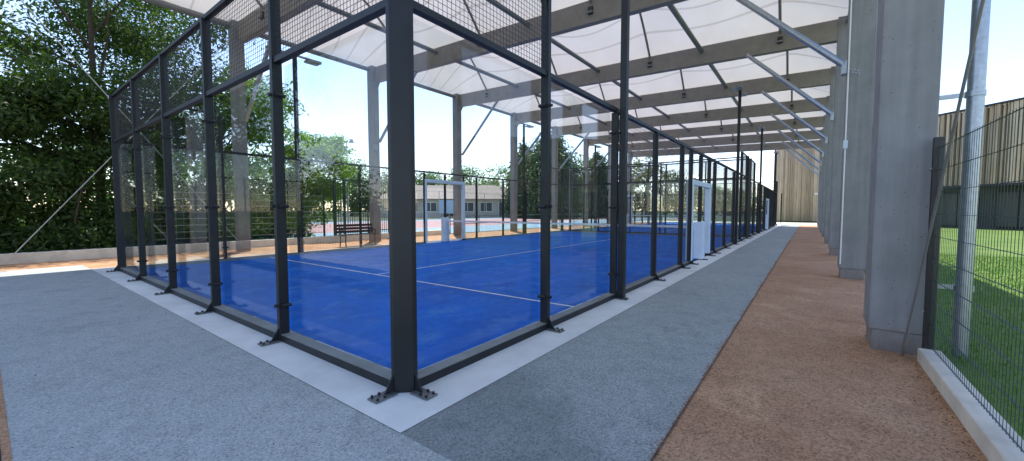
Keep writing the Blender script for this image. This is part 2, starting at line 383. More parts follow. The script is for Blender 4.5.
# ------------------------------------------------------------------ court cages
H3, H4 = 2.9, 3.88
def grid_mesh(w, z0, z1, pitch=.05, r=.0022):
    """welded mesh w wide (along x) between z0 and z1"""
    m = MB(); n = round(w / pitch)
    for i in range(n + 1):
        x = w * i / n; m.box(x - r, x + r, -r, r, z0, z1)
    k = round((z1 - z0) / pitch)
    for i in range(k + 1):
        z = z0 + (z1 - z0) * i / k; m.box(0, w, r, 3 * r, z - r, z + r)
    return m
# prototypes, kept only as linked mesh data
def proto(mb, name, mats, bevel=0): 
    return mb.build(name, mats, None, bevel)
PROTOS = []
def foot(parent):
    """flanged foot: plate with bolts and a gusset, towards local -y"""
    m = MB(); m.box(-.055, .055, -.235, -.052, .006, .018)
    for x in (-.035, .035):
        for y in (-.21, -.15): m.tube([(x, y, .0175), (x, y, .035)], .011, 6, 1)
    o = m.build('foot_plate', ['plate', 'black'], parent)
    g = MB(); g.add([(-.006, -.052, .019), (-.006, -.13, .019), (-.006, -.10, .07), (-.006, -.052, .145), (.006, -.052, .019), (.006, -.13, .019), (.006, -.10, .07), (.006, -.052, .145)],
          [(0, 1, 2, 3), (7, 6, 5, 4), (0, 4, 5, 1), (1, 5, 6, 2), (2, 6, 7, 3)])
    g.build('gusset', 'steel', parent)
def make_post(h, clamps=True, w=.06):
    m = MB(); m.box(-w / 2, w / 2, -.052, .048, .004, h); o = m.build('post', 'steel', None, .004)
    foot(o)
    if clamps:
        for z in (.38, 1.42, 2.55):
            c = MB(); c.tube([(-.05, -.012, z), (.05, -.012, z)], .015, 8); c.tube([(-.045, -.03, z), (-.045, .06, z)], .02, 8); c.tube([(.045, -.03, z), (.045, .06, z)], .02, 8)
            c.tube([(0, -.05, z), (0, -.085, z)], .018, 8)
            c.build('glass_clamp', 'black', o)
    PROTOS.append(o); return o
P_tall = make_post(H4); P_short = make_post(H3 - .04); P_mesh = make_post(H3 - .04, False, .05)
def make_corner():
    m = MB(); poly = [(-.07, -.07), (.03, -.07), (.07, -.03), (.07, .07), (-.07, .07)]
    poly = [(-.07, -.07), (-.03, -.07), (.07, .03), (.07, .07), (-.07, .07)]
    m.prism(poly, .004, H4 + .03)
    o = m.build('corner_post', 'steel', None, .004)
    for a, off in ((0, (-.045, -.02)), (PI / 2, (.02, .045))):
        h = bpy.data.objects.new('tmp', None); COL.objects.link(h); foot(h)
        for c in list(h.children):
            me = c.data.copy()
            R = np.array([[math.cos(a), -math.sin(a)], [math.sin(a), math.cos(a)]])
            for v in me.vertices:
                x, y = R @ np.array([v.co.x, v.co.y]); v.co.x = x + off[0]; v.co.y = y + off[1]
            c.data = me; c.parent = o
        bpy.data.objects.remove(h)
    PROTOS.append(o); return o
P_corner = make_corner()
def make_glass(w):
    m = MB(); m.box(.035, w - .035, .062, .074, .085, H3 - .045); o = m.build('glass_panel', 'glass'); PROTOS.append(o); return o
P_glass = make_glass(2.0)
def mk(mb, name, mat, bevel=0):
    o = mb.build(name, mat, None, bevel); PROTOS.append(o); return o
P_meshtop = mk(grid_mesh(1.94, H3 + .04, H4 - .03, .05, .0016), 'mesh_panel', 'mesh')
P_meshside = mk(grid_mesh(1.95, .09, H3 - .045, .05, .0016), 'mesh_panel', 'mesh')
P_meshnarrow = mk(grid_mesh(.85, .09, H3 - .045, .05, .0016), 'mesh_panel', 'mesh')
P_meshdoor = mk(grid_mesh(2.1, 2.28, H3 - .045, .05, .0016), 'mesh_panel', 'mesh')

def base_rail(L):
    m = MB(); m.box(0, L, -.045, .045, .004, .07, 0); m.box(.0, L, -.04, .085, .071, .079, 1); m.box(0, L, .047, .085, .004, .069, 1)
    return m
P_baseback = mk(base_rail(9.86), 'base_rail', ['steel', 'rail_top'])
P_baseside = mk(base_rail(8.72), 'base_rail', ['steel', 'rail_top'])
P_railback = mk(MB().box(0, 9.86, -.035, .035, H3 - .03, H3 + .03), 'middle_rail', 'steel', .004)
P_railtop = mk(MB().box(0, 9.86, -.035, .035, H4 - .025, H4 + .025), 'top_rail', 'steel', .004)
P_railside = mk(MB().box(0, 15.9, -.035, .035, H3 - .03, H3 + .03), 'side_rail', 'steel', .004)
def curved():
    m = MB(); pts = [(0, 0, H4), (1.55, 0, H4)]
    for i in range(1, 9):
        t = i / 8 * PI / 2; pts.append((1.55 + .4 * math.sin(t), 0, H4 - .4 + .4 * math.cos(t)))
    m.tube([pts[0]] + pts[1:] + [(1.95, 0, H3 + .04)], .032, 8); return m
P_curve = mk(curved(), 'curved_rail', 'steel')
P_railend = mk(MB().box(0, 1.93, -.035, .035, H3 - .03, H3 + .03), 'side_rail', 'steel', .004)
def frame_mb(L, h):
    m = MB(); w = .05
    m.box(-w, w, -.075, .085, .08, h); m.box(L - w, L + w, -.075, .085, .08, h); m.box(w + .001, L - w - .001, -.06, .07, h - .14, h - .002); return m
P_frame = mk(frame_mb(2.2, 2.15), 'padded_door_frame', 'pad', .02)
P_framefar = mk(frame_mb(2.2, 2.62), 'padded_door_frame', 'pad', .02)

def cage(label, group, y0):
    root = thing('padel_cage', label, 'court enclosure', (0, y0, 0), 0, group)
    # the four walls; local +x runs along the wall, local -y points outwards
    def wall_back(origin, rz):
        def P(src, s, off=0): 
            c, sn = math.cos(rz), math.sin(rz)
            return put(src, root, (origin[0] + s * c - off * sn, origin[1] + s * sn + off * c, 0), rz)
        for i in range(1, 5): P(P_tall, 2 * i)
        for i in range(5): P(P_glass, 2 * i); P(P_meshtop, 2 * i + .03)
        P(P_baseback, .07); P(P_railback, .07); P(P_railtop, .07)
    def wall_side(origin, rz, frame):
        def P(src, s, off=0): 
            c, sn = math.cos(rz), math.sin(rz)
            return put(src, root, (origin[0] + s * c - off * sn, origin[1] + s * sn + off * c, 0), rz)
        for s in (2, 18): P(P_tall if False else P_tall, s)
        for s in (4, 16): P(P_short, s)
        for s in (6, 8, 8.87, 10, 11.13, 12, 14): P(P_mesh, s)
        for s in (0, 2, 16, 18): P(P_glass, s)
        for s in (4, 6, 12, 14): P(P_meshside, s + .025)
        P(P_meshnarrow, 8.01); P(P_meshnarrow, 11.14); P(P_meshdoor, 8.95)
        P(P_meshtop, .03); P(P_meshtop, 18.03)
        P(P_baseside, .07); P(P_baseside, 11.21)
        P(P_railside, 2.05); P(P_railend, .07); P(P_railend, 18.0)
        # raised ends with rounded rail
        P(P_curve, .07 - .02)
        c = P(P_curve, 19.95); c.rotation_euler = (0, 0, rz + PI)
        P(frame, 8.9)
    wall_back((-10, 0), 0); wall_back((0, 20), PI)
    wall_side((0, 0), PI / 2, P_frame); wall_side((-10, 20), -PI / 2, P_framefar)
    put(P_corner, root, (0, 0, 0), 0); put(P_corner, root, (0, 20, 0), PI / 2); put(P_corner, root, (-10, 20, 0), PI); put(P_corner, root, (-10, 0, 0), -PI / 2)
    return root
cage('near glass and steel padel cage with the tall corner post in front', 'padel cages', 0)
cage('far padel cage at the end of the walkway beyond the near one', 'padel cages', 21)

# nets
def net(y, label, x0=-9.87, x1=-.13):
    root = thing('padel_net', label, 'net', (0, y, 0), 0, 'padel nets')
    g = MB(); L = x1 - x0; n = round(L / .05); r = .0011
    for i in range(n + 1):
        x = x0 + L * i / n; g.box(x - r, x + r, -r, r, .04, .87)
    for i in range(18):
        z = .04 + .83 * i / 17; g.box(x0, x1, r, 3 * r, z - r, z + r)
    g.build('net_mesh', 'net', root)
    MB().box(x0, x1, -.012, .012, .87, .935).build('tape', 'white', root)
    MB().box(-5.03, -4.98, -.008, .008, .024, .87).build('centre_strap', 'white', root)
    for x in (x0 - .13, x1 + .13):
        MB().box(x - .13, x + .13, -.13, .13, .024, 1.05).build('padded_net_post', 'pad', root, .03)
    return root
net(10, 'padel net across the near blue court, white tape on top')
net(31, 'padel net across the far blue court behind the near one')

# floodlight poles
def flood():
    root = thing('floodlight_pole', 'x', 'floodlight', (0, 0, 0), 0, 'floodlight poles of the courts')
    MB().box(-.05, .05, -.05, .05, .004, 6.0).build('pole', 'steel', root, .005)
    MB().box(-.035, .035, -.8, .8, 6.0, 6.045).build('cross_arm', 'lamp', root)
    for y in (-.55, .55):
        MB().box(-.16, .16, y - .2, y + .2, 5.93, 5.998).build('lamp_head', 'lamp', root, .01)
    return root
f0 = flood()
fl = [(.115, 4.06, 'tall dark floodlight pole by the walkway at the second post from the front corner'),
      (.115, 16.0, 'floodlight pole by the walkway just past the near court doorway'),
      (.115, 25.0, 'floodlight pole by the walkway at the start of the far court'),
      (.115, 37.0, 'floodlight pole by the walkway at the far end of the far court'),
      (-10.13, 4.0, 'floodlight pole on the tree side of the near court, its lamp arm clear against sky'),
      (-10.13, 16.0, 'floodlight pole on the far side of the near court behind the net'),
      (-10.13, 25.0, 'floodlight pole on the tree side at the start of the far court'),
      (-10.13, 37.0, 'floodlight pole on the tree side at the far end of the far court')]
for i, (x, y, lb) in enumerate(fl):
    o = f0 if i == 0 else copy_tree(f0)
    o.location = (x, y, 0); o['label'] = lb

# ------------------------------------------------------------------ canopy
ROWS = [3.4 + 5.1 * k for k in range(-1, 8)]       # -1.7 ... 39.1
XL, XR = -12.8, 3.15
PX = [-12.8, -8.8, -4.7, -.8, 3.2]; RX = [-10.7, -6.65, -2.6, 1.5]
can = thing('canopy', 'white membrane canopy on concrete columns spanning both courts', 'canopy', (0, 0, 0))
ZB0, ZB1 = 6.5, 7.12
def column_mb(z0, z1, x0, x1, y0, y1): return MB().box(x0, x1, y0, y1, z0, z1)
def TZ(x): return .02 - .028 * (x - 3.0) - .12      # the roof falls slightly towards the walkway
_mk = mk
def mk(mb, name, mat, bevel=0, tilt=False):
    if tilt: mb.v = [(x, y, z + TZ(x)) if z > 5.9 else (x, y, z) for x, y, z in mb.v]
    return _mk(mb, name, mat, bevel)
P_colR = mk(column_mb(.2, 7.15, -.24, .17, -.02, .45), 'column', 'conc', .012)
c_ = MB().box(-.215, .15, .0, .43, -.02, .199).build('plinth', 'conc', P_colR, .008)
P_colL = mk(column_mb(-.6, 7.15, -.17, .17, -.17, .17), 'column', 'conc', .012)
MB().add([(.17, -.14, 6.49), (.33, -.14, 6.49), (.17, -.14, 6.25), (.17, .14, 6.49), (.33, .14, 6.49), (.17, .14, 6.25)], [(0, 1, 2), (5, 4, 3), (0, 3, 4, 1), (1, 4, 5, 2), (2, 5, 3, 0)]).build('corbel', 'conc', P_colL)
P_beam = mk(MB().box(-12.6, 2.93, -.11, .11, ZB0, ZB1), 'beam', 'beam', .008, True)
def knee(a, b):
    m = MB(); m.tube([a, b], .062, 12); return m
P_kR = mk(knee((2.86, -.17, 4.24), (.6, -.17, 6.52)), 'knee_brace', 'galva', 0, True)
MB().box(2.84, 2.92, -.2, -.02, 4.05, 4.3).build('brace_plate', 'galva', P_kR)
P_kL = mk(knee((-12.52, -.0, 4.3), (-10.1, -.0, 6.5)), 'knee_brace', 'galva', 0, True)
P_pur = mk(MB().tube([(0, .11, 6.95), (0, 4.99, 6.95)], .075, 10), 'purlin', 'purlin')
P_edge = mk(MB().tube([(0, .12, 7.0), (0, 4.98, 7.0)], .09, 10), 'eave_tube', 'purlin')
AMP = 1.8
def arch(v): return AMP * math.sin(PI * v)
rb = MB(); rb.tube([(0, .1 + 4.9 * i / 16, 7.08 + arch(i / 16) - .05) for i in range(17)], .042, 8)
P_rib = mk(rb, 'rib', 'purlin')
MB().box(-.07, .07, -.16, -.112, 6.72, 6.92).build('rib_bracket', 'black', P_rib)
MB().tube([(-.09, -.18, 6.76), (.09, -.18, 6.76)], .035, 8).build('bracket_pin', 'purlin', P_rib)
def bay_mb():
    m = MB(); nx, ny = 64, 20; x0, x1 = PX[0] - .1, PX[-1] + .05; vs = []
    for j in range(ny + 1):
        v = j / ny
        for i in range(nx + 1):
            x = x0 + (x1 - x0) * i / nx
            d = min(abs(x - p) for p in RX)
            w = 1 - .33 * math.sin(PI * min(d, 2.05) / 4.1) ** 1.3
            if x < RX[0]: w = max(0, 1 - ((RX[0] - x) / 2.1) ** 1.25)       # both outer edges are clamped to the eave tubes
            if x > RX[-1]: w = max(0, 1 - ((x - RX[-1]) / 1.65) ** 1.25)
            vs.append((x, 5.1 * v, 7.14 + arch(v) * w))
    fs = [(j * (nx + 1) + i, j * (nx + 1) + i + 1, (j + 1) * (nx + 1) + i + 1, (j + 1) * (nx + 1) + i) for j in range(ny) for i in range(nx)]
    m.add(vs, fs, 0, True); return m
P_mem = mk(bay_mb(), 'membrane_bay', 'membrane', 0, True)
for k, y in enumerate(ROWS):
    put(P_colR, can, (3.17, y, 0)); put(P_colL, can, (XL, y - (.35 if k == 0 else 0), TZ(XL))); put(P_beam, can, (0, y + .1, 0))
    put(P_kR, can, (0, y + .1, 0)); put(P_kL, can, (0, y + .1, 0))
    if k < len(ROWS) - 1:
        for x in PX[1:-1]: put(P_pur, can, (x, y + .1, TZ(x)))
        for x in (PX[0], PX[-1]): put(P_edge, can, (x, y + .1, TZ(x)))
        for x in RX: put(P_rib, can, (x, y + .1, TZ(x)))
        put(P_mem, can, (0, y + .1, 0))
# wind bracing rods in the bay in front of the camera
for x, mat in ((-12.62, 'wirel'), ):
    MB().tube([(x, -1.55, .15), (x, 3.2, 6.9)], .012, 6).build('bracing_rod', mat, can)
    MB().tube([(x, -1.5, 6.9), (x, 3.2, .35)], .012, 6).build('bracing_rod', mat, can)
b = MB(); b.tube([(3.165, 3.27, .02), (3.19, -1.4, 7.0)], .009, 8); b.tube([(3.165, 3.272, .015), (3.166, 3.1, .27)], .015, 8)
b.build('bracing_rod', 'purlin', can)
# conduit and small switch box on the second right column
MB().tube([(2.945, 8.365, .3), (2.945, 8.365, 6.9)], .012, 8).build('conduit', 'white', can)
MB().box(2.91, 2.98, 8.33, 8.379, 2.58, 2.74).build('switch_box', 'pad', can, .006)
b = MB()
for i in range(6): b.tube([(2.99 + .05 * (i % 3) + .02 * (i // 3), 8.38, 4.1 - .06 * (i // 3) - .02 * (i % 3)), (2.99 + .05 * (i % 3) + .02 * (i // 3), 8.35, 4.1 - .06 * (i // 3) - .02 * (i % 3))], .012, 6)
b.build('anchor_bolts', 'galva', can)
MB().box(-12.62, -12.44, 8.3, 8.45, 3.9, 4.15).build('junction_box', 'lamp', can, .01)

for p in PROTOS:                      # prototypes were only templates
    def rm(o):
        for c in list(o.children): rm(c)
        bpy.data.objects.remove(o)
    rm(p)

# ------------------------------------------------------------------ right fence, kerb, pole
fence = thing('mesh_fence', 'dark green welded mesh fence on a pale kerb beside the lawn', 'fence', (3.335, 3.29, 0))
MB().box(-.035, .035, -.03, .03, .0, 2.03).build('post', 'black', fence, .004)
MB().box(-.035, .035, -.03 - 2.5, .03 - 2.5, .0, 2.03).build('post', 'black', fence, .004)
MB().box(-.035, .035, -.03 - 5, .03 - 5, .0, 2.03).build('post', 'black', fence, .004)
b = MB()
for z in (.45, 1.0, 1.75):
    b.tube([(-.036, 0, z), (-.05, 0, z)], .013, 6)
b.build('fixing_bolt', 'galva', fence)
def weld(L, z0, z1, pv=.05, ph=.2, r=.0013):
    m = MB(); n = round(L / pv)
    for i in range(n + 1): y = -L * i / n; m.box(-r, r, y - r, y + r, z0, z1)
    k = round((z1 - z0 - .03) / ph)
    for i in range(k + 1):
        z = z0 + .015 + i * (z1 - z0 - .03) / k
        m.box(-3.2 * r, -r * 1.1, -L, 0, z - r * 1.2, z + r * 1.2); m.box(r * 1.1, 3.2 * r, -L, 0, z - r * 1.2, z + r * 1.2)
    return m
for k in range(2):
    weld(2.43, .14, 1.95).build('mesh_panel', 'green', fence, 0, (0, -.035 - 2.5 * k, 0))
kb = MB(); kb.box(3.262, 3.415, -1.8, 3.25, -.02, .115); tag(kb.build('fence_kerb', 'kerbw', None, .012), 'pale concrete kerb under the mesh fence', None, None, 'structure')
pole = thing('steel_pole', 'round galvanised steel pole behind the mesh fence by the first column', 'pole', (3.61, 3.64, 0))
MB().tube([(0, 0, -.01), (0.01, 0, 7.3)], .058, 20).build('tube', 'galva', pole)
for z in (.62, 2.42):
    b = MB(); b.tube([(0, 0, z), (0, 0, z + .05)], .068, 20); b.box(-.28, -.06, -.012, .012, z + .005, z + .045); b.build('pipe_clamp', 'galva', pole)

# ------------------------------------------------------------------ left: low wall, wire fence, bench, screen fence, handrail
w = tag(MB().box(-14.05, -13.8, -14, 14, -.02, .26).build('low_wall', 'kerbw', None, .015), 'low pale concrete wall under the hedge', 'wall')
wf = thing('wire_fence', 'pale horizontal wire fence before the dark hedge', 'fence', (-14.3, 0, 0))
for y in (1.4, 4.2, 7.0): MB().box(-.03, .03, y - .03, y + .03, -.01, 2.05).build('post', 'green', wf)
b = MB()
for i in range(8): b.box(-.009, .009, 1.4, 7, .42 + .22 * i - .009, .42 + .22 * i + .009)
for i in range(29): b.box(-.003, .003, 1.4 + .2 * i - .002, 1.4 + .2 * i + .002, .38, 2.0)
b.build('wire_panel', 'wirel', wf)

sf = thing('screen_fence', 'tall dark screen of vertical bars behind the bench', 'fence', (-13.95, 7.3, 0))
for y, t in ((0, .1), (.45, .06), (2.75, .08), (1.6, .05)): MB().box(-t / 2, t / 2, y - t / 2, y + t / 2, -.01, 2.75).build('post', 'green', sf)
b = MB()
for i in range(25): b.box(-.01, .01, .05 + i * .11 - .01, .05 + i * .11 + .01, .3, 2.7)
for z in (.42, 2.68): b.box(-.015, .015, .05, 2.7, z - .02, z + .02)
b.build('bar_panel', 'green', sf)

def bench():
    r = thing('bench', 'dark brown slatted park bench with cast iron legs beside the near court', 'bench', (-11.35, 6.75, 0), PI / 2)
    for y in (-.75, .75):
        b = MB(); b.tube([(y - .0, -.22, 0), (y, -.16, .2), (y, -.2, .42)], .025, 8); b.tube([(y, .24, 0), (y, .17, .2), (y, .2, .44), (y, .28, .86)], .025, 8)
        b.tube([(y, -.22, .42), (y, .22, .43)], .022, 8); b.tube([(y, -.2, .42), (y, -.22, .62), (y, .2, .64)], .018, 8)
        b.build('leg', 'black', r)
    for k, (y, z) in enumerate(((-.18, .45), (-.07, .45), (.04, .45), (.15, .45))):
        pass
    s = MB()
    for y in (-.18, -.07, .04, .15): s.box(-.95, .95, y - .045, y + .045, .442, .475)
    s.build('seat', 'wood', r)
    s = MB()
    for k in range(3): z = .56 + .12 * k; y = .2 + (z - .44) * .19; s.box(-.95, .95, y - .02, y + .015, z - .045, z + .045)
    s.build('backrest', 'wood', r)
    r.scale = (.82, .95, .98)
bench()
hr = thing('handrail', 'low dark railing between clay strip and sports court', 'railing', (-14.1, 14.3, 0))
for i in range(15): MB().tube([(0, 2.5 * i, -.01), (0, 2.5 * i, 1.0)], .025, 8).build('post', 'green', hr)
for z in (.55, 1.0): MB().tube([(0, 0, z), (0, 35, z)], .02, 8).build('rail', 'green', hr)

# tall sports fence further back
tf = thing('sports_fence', 'tall thin wire fence at the far side of the sports court', 'fence', (-40.5, 8, 0))
for i in range(13): MB().tube([(0, 5 * i, -.01), (0, 5 * i, 4)], .05, 6).build('post', 'wirel', tf)
for z in (1, 4): MB().tube([(0, 0, z), (0, 60, z)], .025, 6).build('rail', 'wirel', tf)
# sports court floodlight mast
ms = thing('floodlight_mast', 'slim mast with two tilted lamps rising over the far trees', 'floodlight', (-37.5, 22.0, 0))
MB().tube([(0, 0, 0), (0, 0, 8.6)], [.11, .06], 8).build('mast', 'galva', ms)
MB().bar((-.5, -.7, 8.6), (.5, .7, 8.6), .08, .08).build('cross_arm', 'galva', ms)
for s in (-1, 1): MB().bar((s * .3 - .25, s * .4 + .15, 8.6), (s * .3 + .2, s * .4 - .15, 8.85), .35, .12).build('lamp_head', 'lamp', ms)
# rebound panel and bin
pn = thing('rebound_panel', 'pale blue panel standing before the clubhouse windows', 'panel', (-47.5, 46.5, 0), math.radians(37))
MB().box(-1.5, 1.5, -.05, .05, .7, 3.0).build('panel', 'skyblue', pn)
for x in (-1.3, 1.3): MB().box(x - .06, x + .06, .06, .18, -.02, 2.9).build('post', 'galva', pn)
bn = thing('waste_bin', 'small red bin on the pink sports court', 'bin', (-30.0, 22.3, 0))
MB().tube([(0, 0, .1), (0, 0, 1.0)], [.27, .33], 14).build('body', 'red', bn)
MB().tube([(0, 0, -.01), (0, 0, .1)], .05, 8).build('foot', 'galva', bn)

# ------------------------------------------------------------------ clubhouse
def building_frame(name, label, cat, a, b_, **k):
    ax, ay = a; bx, by = b_; L = math.hypot(bx - ax, by - ay)
    return thing(name, label, cat, (ax, ay, 0), math.atan2(by - ay, bx - ax)), L
cl, L = building_frame('clubhouse', 'low clubhouse with tan tiled hip roof beyond the sports court', 'building', (-58.5, 39.8), (-35.0, 57.5))
MB().box(0, L, 0, 12, -.02, 3.3).build('wall', 'render', cl)
r = MB(); r.add([(-.8, -.9, 3.25), (L + .8, -.9, 3.25), (L + .8, 12.8, 3.25), (-.8, 12.8, 3.25), (5, 6, 6.0), (L - 9, 6, 6.0)], [(0, 1, 5, 4), (1, 2, 5), (2, 3, 4, 5), (3, 0, 4), (3, 2, 1, 0)])
r.build('roof', 'tile', cl)
for i in range(9):
    x = 2 + i * 3.25
    wn = MB().box(x, x + 2.2, -.05, -.005, 1.0 if i % 3 else .05, 2.7).build('window', 'white', cl)
    MB().box(x + .1, x + 1.05, -.07, -.052, 1.1 if i % 3 else .15, 2.6).build('pane', 'winglass', wn)
    MB().box(x + 1.15, x + 2.1, -.07, -.052, 1.1 if i % 3 else .15, 2.6).build('pane', 'winglass', wn)

# ------------------------------------------------------------------ timber clad buildings
fb = thing('timber_building', 'tall building clad in upright timber slats closing the end of the walkway', 'building', (-.8, 52.6, 0))
MB().box(0, 14, .12, 10, -.02, 8.7).build('wall', 'slatback', fb)
b = MB(); x = .05
while x < 13.9:
    wd = random.choice((.1, .16, .22, .3)); dp = random.choice((.0, .03, .06, .09)); b.box(x, x + wd, dp, .118, .12, 8.55 + random.uniform(0, .03)); x += wd + random.choice((.012, .02, .03))
b.build('slat_cladding', 'slat', fb)
MB().box(-.1, 14, -.06, .3, 8.702, 8.85).build('roof_edge', 'steel', fb)
MB().tube([(-.12, .3, -.02), (-.12, .3, 8.7)], .09, 8).build('downpipe', 'steel', fb)
l_ = MB(); l_.box(3.6, 3.9, -.28, -.02, 3.0, 3.2); l_.build('wall_lamp', 'white', fb)
gp = tag(MB().tube([(.0, 48.8, 0), (.0, 48.8, 3.1)], .06, 8).build('marker_post', 'steel'), 'thin dark post on the grass strip before the timber building', 'post')

rb_, L = building_frame('timber_hall', 'long timber slatted hall with dark glazed ground floor behind the lawn', 'building', (5.9, 46.4), (28, 23.5))
MB().box(0, L, .2, 14, 3.2, 8.45).build('wall', 'slatback', rb_)
MB().box(0, L, 1.8, 13.5, -.02, 3.19).build('ground_floor_wall', 'darkwall', rb_)
b = MB(); x = 0
while x < L:
    wd = random.choice((.1, .16, .22)); dp = random.choice((.0, .05, .1)); b.box(x, x + wd, dp, .19, 3.15, 8.5); x += wd + random.choice((.05, .08, .14))
b.build('slat_cladding', 'slat', rb_)
MB().box(-.1, L + .1, -.05, .4, 8.503, 8.62).build('roof_edge', 'steel', rb_)
MB().box(-.1, L + .1, -.04, .4, 3.0, 3.148).build('soffit_edge', 'steel', rb_)
for i in range(9):
    x = 1.2 + i * 3.4
    MB().box(x - .09, x + .09, .5, .68, -.02, 3.0).build('support_post', 'steel', rb_)
    wn = MB().box(x + .5, x + 2.9, 1.72, 1.79, .1, 2.7).build('window', 'steel', rb_)
    MB().box(x + .6, x + 1.65, 1.69, 1.715, .2, 2.6).build('pane', 'winglass', wn); MB().box(x + 1.75, x + 2.8, 1.69, 1.715, .2, 2.6).build('pane', 'winglass', wn)
MB().box(11.5, 12.3, -.2, .1, 2.75, 2.95).build('wall_lamp', 'white', rb_)

# ------------------------------------------------------------------ vegetation
def leaves(name, clumps, per, size, mat, parent=None, flat=.65, seed=1, spread=.42):
    """clumps: (x,y,z,r); leaves gather towards each clump's shell with uneven density"""
    g = np.random.default_rng(seed); out = []
    for (cx, cy, cz, r) in clumps:
        n = max(12, int(per * r ** 1.7)); d = g.normal(size=(n, 3)); d /= np.linalg.norm(d, axis=1)[:, None]
        rad = r * np.clip(g.normal(.78, spread * .6, n), .05, 1.35)
        c = d * rad[:, None]; c[:, 2] *= flat; c += (cx, cy, cz)
        nm = d + g.normal(0, .7, (n, 3)); nm[:, 2] += .5; nm /= np.linalg.norm(nm, axis=1)[:, None]
        a = np.cross(nm, g.normal(size=(n, 3))); a /= np.linalg.norm(a, axis=1)[:, None]; b = np.cross(nm, a)
        s = size * g.uniform(.55, 1.25, n)[:, None]
        V = np.stack([c - a * s * .95, c + b * s * .42 - a * s * .1, c + a * s, c - b * s * .42 - a * s * .1], 1)
        V[:, 2, 2] -= (s * .25)[:, 0]
        out.append(V.reshape(-1, 3))
    return mesh_np(name, np.concatenate(out), 4, mat, parent)
def crown(cx, cy, cz, rx, ry, rz, n, rmin, rmax, seed, shell=.55):
    g = random.Random(seed); o = []
    while len(o) < n:
        p = [g.uniform(-1, 1) for _ in range(3)]; q = math.sqrt(sum(t * t for t in p))
        if q > 1 or q < shell * g.random(): continue
        o.append((cx + p[0] * rx, cy + p[1] * ry, cz + p[2] * rz, g.uniform(rmin, rmax)))
    return o
def tree(name, label, group, base, h, clumps, per, size, mat, tr=.25, seed=1, limbs=14, flat=.65):
    r = thing(name, label, 'tree', base, 0, group); bx, by, bz = base
    loc = [(x - bx, y - by, z - bz, q) for x, y, z, q in clumps]
    g = random.Random(seed); t = MB(); pts = [(0, 0, -.05)]; ox = oy = 0
    for i in range(1, 8):
        ox += g.uniform(-.12, .12) * tr * 3; oy += g.uniform(-.12, .12) * tr * 3; pts.append((ox, oy, h * i / 7))
    t.tube(pts, [tr * 1.25] + [tr * (1 - .11 * i) for i in range(7)], 10)
    for c in g.sample(loc, min(limbs, len(loc))):
        z0 = min(h * .95, max(h * .3, c[2] * g.uniform(.45, .8))); k = z0 / h * 7; i = min(6, int(k)); a = Vector(pts[i]).lerp(Vector(pts[i + 1]), k - i)
        e = Vector(c[:3]); mid = a.lerp(e, .5) + Vector((g.uniform(-.3, .3), g.uniform(-.3, .3), g.uniform(0, .5)))
        t.tube([a, mid, e], [tr * .36, tr * .2, tr * .06], 6)
    t.build('trunk', 'bark', r)
    leaves('crown', loc, per, size, mat, r, flat, seed)
    return r
cl1 = crown(-19.5, -1.5, 9.2, 6.2, 7.5, 5.6, 90, .8, 1.7, 3) + crown(-18.2, -2.5, 4.6, 2.8, 5.8, 1.7, 44, .7, 1.2, 4) + crown(-16.7, -1.2, 4.0, 1.0, 5.2, 1.3, 34, .5, .9, 14)
tree('broadleaf_tree', 'large dark broadleaf tree filling the upper left behind the hedge', 'trees behind the low wall', (-17.8, .75, 0), 9.5, cl1, 560, .095, 'leaf', .14, 3, 26)
cl2 = crown(-20, 5.8, 5.2, 2.6, 2.6, 3.3, 30, .6, 1.1, 5) + crown(-18.5, 5.8, 6.0, 1.6, 1.8, 1.6, 9, .5, .9, 15)
tree('broadleaf_tree', 'mid green loose tree seen through the glass between big tree and bright bush', 'trees behind the low wall', (-20, 4.8, 0), 6.5, cl2, 420, .11, 'leafb', .18, 5, 14)
cl3 = crown(-15.9, 7.6, 3.4, 1.4, 1.65, 1.75, 58, .35, .65, 6, .3) + crown(-15.9, 6.4, 1.0, 1.2, 1.2, .9, 12, .5, .7, 7, .2)
tree('leafy_tree', 'bright yellow green small tree beside the screen fence', 'trees behind the low wall', (-16.0, 6.9, 0), 3.2, cl3, 900, .085, 'leafg', .09, 6, 10)
hc = []
g = random.Random(8)
for i in range(150):
    y = g.uniform(-11, 6.4); hc.append((g.uniform(-17.4, -14.9), y, g.uniform(.25, 2.7 + .5 * math.sin(y)) if i % 3 else g.uniform(.2, .6), g.uniform(.5, .9)))
hd = thing('hedge', 'dense dark green hedge along the low wall', 'hedge', (-16, -2, 0))
leaves('foliage', [(x + 16, y + 2, z, r) for x, y, z, r in hc], 950, .085, 'leaf', hd, .8, 9)
b = MB()
for i in range(26):
    x = g.uniform(-1, .6); y = g.uniform(-8.5, 8); b.tube([(x, y, -.02), (x + g.uniform(-.3, .3), y + g.uniform(-.3, .3), 1.1), (x + g.uniform(-.5, .5), y + g.uniform(-.6, .6), 2.4)], [.045, .03, .01], 6)
b.build('stems', 'bark', hd)
# further hedge bank behind, closing the view under the trees
hc = [(g.uniform(-27, -23), g.uniform(-16, 12), g.uniform(.5, 4.2), g.uniform(1.1, 1.9)) for _ in range(85)]
hd2 = thing('hedge', 'tall loose green bank of shrubs far behind the big tree', 'hedge', (-25, -2, 0))
leaves('foliage', [(x + 25, y + 2, z, r) for x, y, z, r in hc], 150, .2, 'leafb', hd2, .8, 10)

